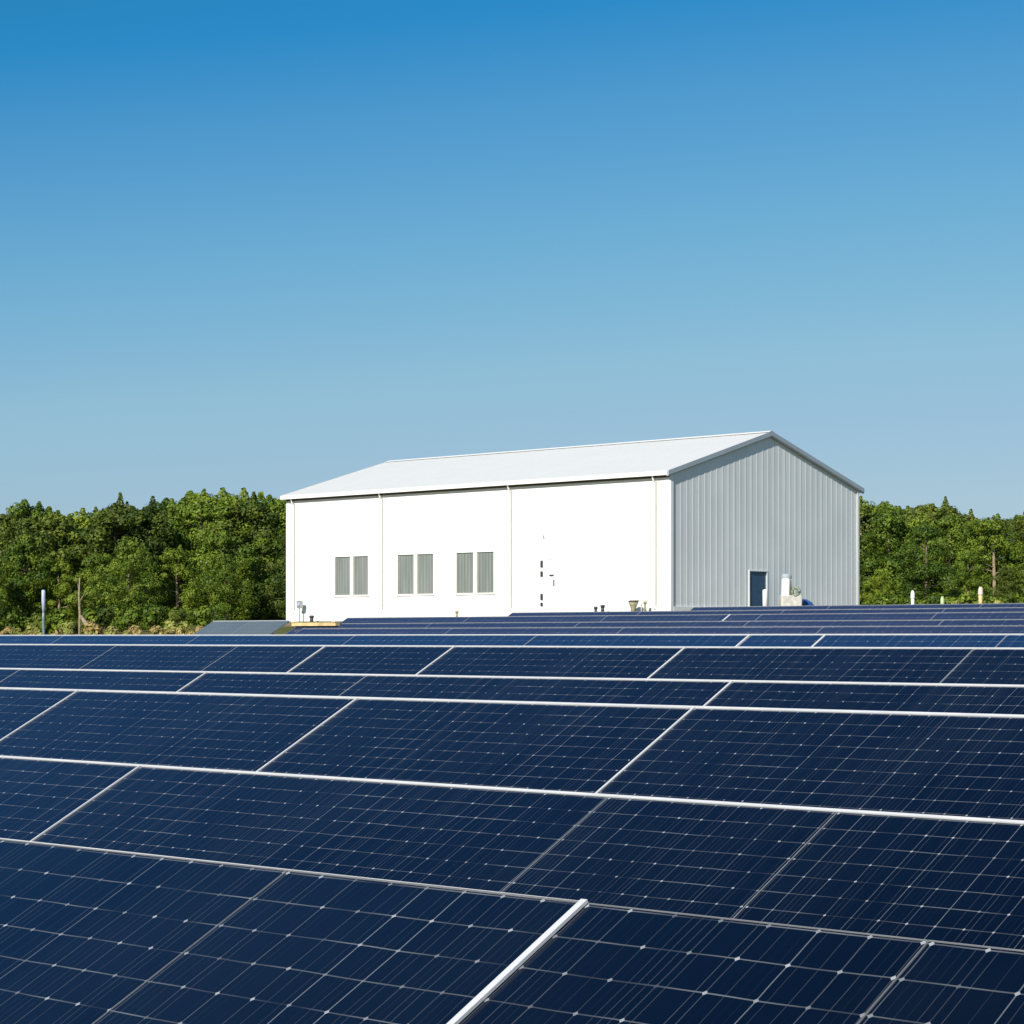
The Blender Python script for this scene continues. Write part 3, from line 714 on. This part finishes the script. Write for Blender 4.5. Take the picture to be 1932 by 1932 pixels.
for side, SK, x0, x1 in (('left', SKL, -130, 585), ('right', SKR, 1560, 2070)):
    G = 'trees of the wood on the %s' % side
    for layer, (d, step, drop, nm) in enumerate(((172, 46, 0, 'back'), (158, 54, 16, 'middle'), (144, 78, 52, 'front'))):
        d2 = d + (10 if side == 'right' else 0)
        x = x0 + layer*17
        while x < x1:
            xx = x + random.uniform(-9, 9)
            yt = skyline(xx, SK) + drop + random.uniform(-12, 12) + (random.uniform(0, 75) if layer == 2 else 0)
            vi = random.randrange(6)
            if layer == 0: lab = 'one of the %s trees whose tops form the skyline of the wood' % side
            elif layer == 1: lab = 'one of the %s trees filling the middle of the wood behind the front trees' % side
            else: lab = 'one of the lower trees along the front edge of the wood on the %s' % side
            plant(xx, yt, d2+random.uniform(-5, 5), vi, random.uniform(.95, 1.25), lab, G + ', %s rank' % nm)
            x += step*random.uniform(.8, 1.15)
# named front trees
plant(240, 1010, 133, 2, 1.0, 'bright leafy tree standing forward of the wood, right of the pale bare trunk', None)
plant(425, 1040, 135, 5, 1.0, 'low bright tree at the wood edge, nearest left of the warehouse', None)
plant(578, 912, 172, 1, .7, 'tree whose tip shows above the left end of the warehouse roof', None)

def shrub(xi, ytop, d, wpx, mat, label, name='shrub', cat='shrub', n=260, group=None, leafs=.2):
    top = atD(xi, ytop, d); gz = ground(top.x, top.y); h = max(.25, top.z-gz); wm = wpx/FPX*d
    r = empty(name, (top.x, top.y, gz), label, cat, group)
    c, s_ = MB(), MB()
    for i in range(5):
        a = random.uniform(0, 6.28); rr = wm*.3*random.random()
        p = Vector((math.cos(a)*rr, math.sin(a)*rr, h*random.uniform(.3, .72)))
        leaves(c, p, min(h*.4, wm*.33), n//5, leafs, .5)
        s_.tube([(0, 0, -.1), p], [.04, .01], 5, cap=False)
    c.build('foliage', mat, r, fix=False); s_.build('stem', M_bark, r)
    return r
random.seed(21)
sh = [(12, 1176, 30, 1, 'yellowish shrub at the left edge below the trees'), (58, 1172, 34, 0, 'small yellow green shrub left of the thin pole'),
      (105, 1178, 26, 1, 'small dry shrub right beside the thin pole'), (128, 1160, 30, 0, 'yellow green shrub left of the pale bare trunk'),
      (176, 1166, 36, 1, 'dry brown brush right of the pale bare trunk'), (212, 1170, 30, 0, 'low yellow green shrub among ochre rocks'),
      (250, 1174, 34, 1, 'dry ochre brush below the bright leafy tree'), (292, 1176, 30, 1, 'low dry tuft between the two bright shrubs'),
      (322, 1162, 34, 0, 'taller bright yellow shrub on the bank'), (348, 1168, 34, 0, 'bright yellow shrub nearest left of the grey green panels'),
      (378, 1176, 24, 1, 'brown brush at the left end of the grey green panels')]
for x, y, wpx, kind, lab in sh: shrub(x, y, 112, wpx, M_dry if kind else M_yleaf, lab, group='shrubs on the bank at left', n=330, leafs=.17)
for i in range(22):
    xi = random.choice([random.uniform(-5, 150), random.uniform(165, 385), random.uniform(165, 385)])
    dry = random.random() < .6
    shrub(xi, random.uniform(1172, 1185), random.uniform(104, 111), random.uniform(16, 26), M_dry if dry else M_yleaf,
          ('one of the low dry tufts' if dry else 'one of the low yellow green tufts')+' scattered on the bank below the left trees', name='tuft', cat='tuft',
          group=('dry' if dry else 'yellow green')+' tufts on the left bank', n=200, leafs=.14)
for i in range(12):
    shrub(1632+i*26+random.uniform(-6, 6), random.uniform(1108, 1124), 150, 42, LEAF[1], 'one of the low green bushes along the foot of the right trees', name='bush', cat='bush', group='bushes under the right trees', n=420)
shrub(1802, 1128, 126, 22, M_yleaf, 'small bright yellow bush between the green and the pink topped posts')
shrub(1882, 1130, 126, 20, M_yleaf, 'small yellow bush right of the pink topped post')
shrub(555, 1181, 60, 26, M_dry, 'dry yellow tuft between the grey green panels and the next row', n=300, leafs=.1)
for i in range(10):
    shrub(-10+i*43+random.uniform(-8, 8), random.uniform(1120, 1150), 126, 46, LEAF[i % 3], 'one of the dark green bushes at the foot of the left trees', name='bush', cat='bush', group='bushes under the left trees', n=420)
# pale bare trunk and fallen trunk at left
p = atD(150, 1090, 120); gz = ground(p.x, p.y); z = p.z-gz
r = empty('dead_tree', (p.x, p.y, gz), 'pale bare thin trunk standing before the left trees', 'tree')
t = MB(); t.tube([(0, 0, -.3), (.03, 0, z*.4), (-.05, 0, z*.7), (.02, 0, z)], [.09, .07, .05, .03], 8); t.build('trunk', M_barkp, r, True)
t = MB(); t.tube([(0, 0, z*.6), (.35, .1, z*.75)], [.04, .015], 6); t.tube([(0, 0, z*.75), (-.3, .1, z*.9)], [.03, .012], 6); t.build('branch', M_barkp, r, True)
p = atD(153, 1163, 118); q = atD(170, 1188, 117)
t = MB(); t.tube([Vector((0, 0, 0)), q-p], [.09, .17], 8)
tag(t.build('fallen_log', M_barkp, smooth=True, loc=tuple(p)), 'pale broken trunk leaning down beside the bare trunk', 'log')
# rocks of the bank
random.seed(31)
for i in range(26):
    xi = random.choice([random.uniform(-20, 60), random.uniform(165, 400), random.uniform(165, 400)])
    q = atD(xi, 1190, random.uniform(101, 110)); gz = ground(q.x, q.y); s_ = random.uniform(.18, .42)
    t = MB(); seg = 8; rings = []
    for a in range(5):
        f = a/4*math.pi; rings.append([(math.sin(f)*math.cos(k*2*math.pi/seg)*s_*random.uniform(.8, 1.3), math.sin(f)*math.sin(k*2*math.pi/seg)*s_*random.uniform(.7, 1.1), -math.cos(f)*s_*.7) for k in range(seg)])
    for a in range(4):
        for k in range(seg): t.face([rings[a][k], rings[a][(k+1) % seg], rings[a+1][(k+1) % seg], rings[a+1][k]])
    pale = random.random() < .35
    o = t.build('rock', M_rockp if pale else M_rock, loc=(q.x, q.y, gz+s_*.25))
    tag(o, ('one of the pale rocks' if pale else 'one of the ochre rocks') + ' strewn on the bank below the left trees', 'rock', ('pale' if pale else 'ochre') + ' rocks on the left bank')
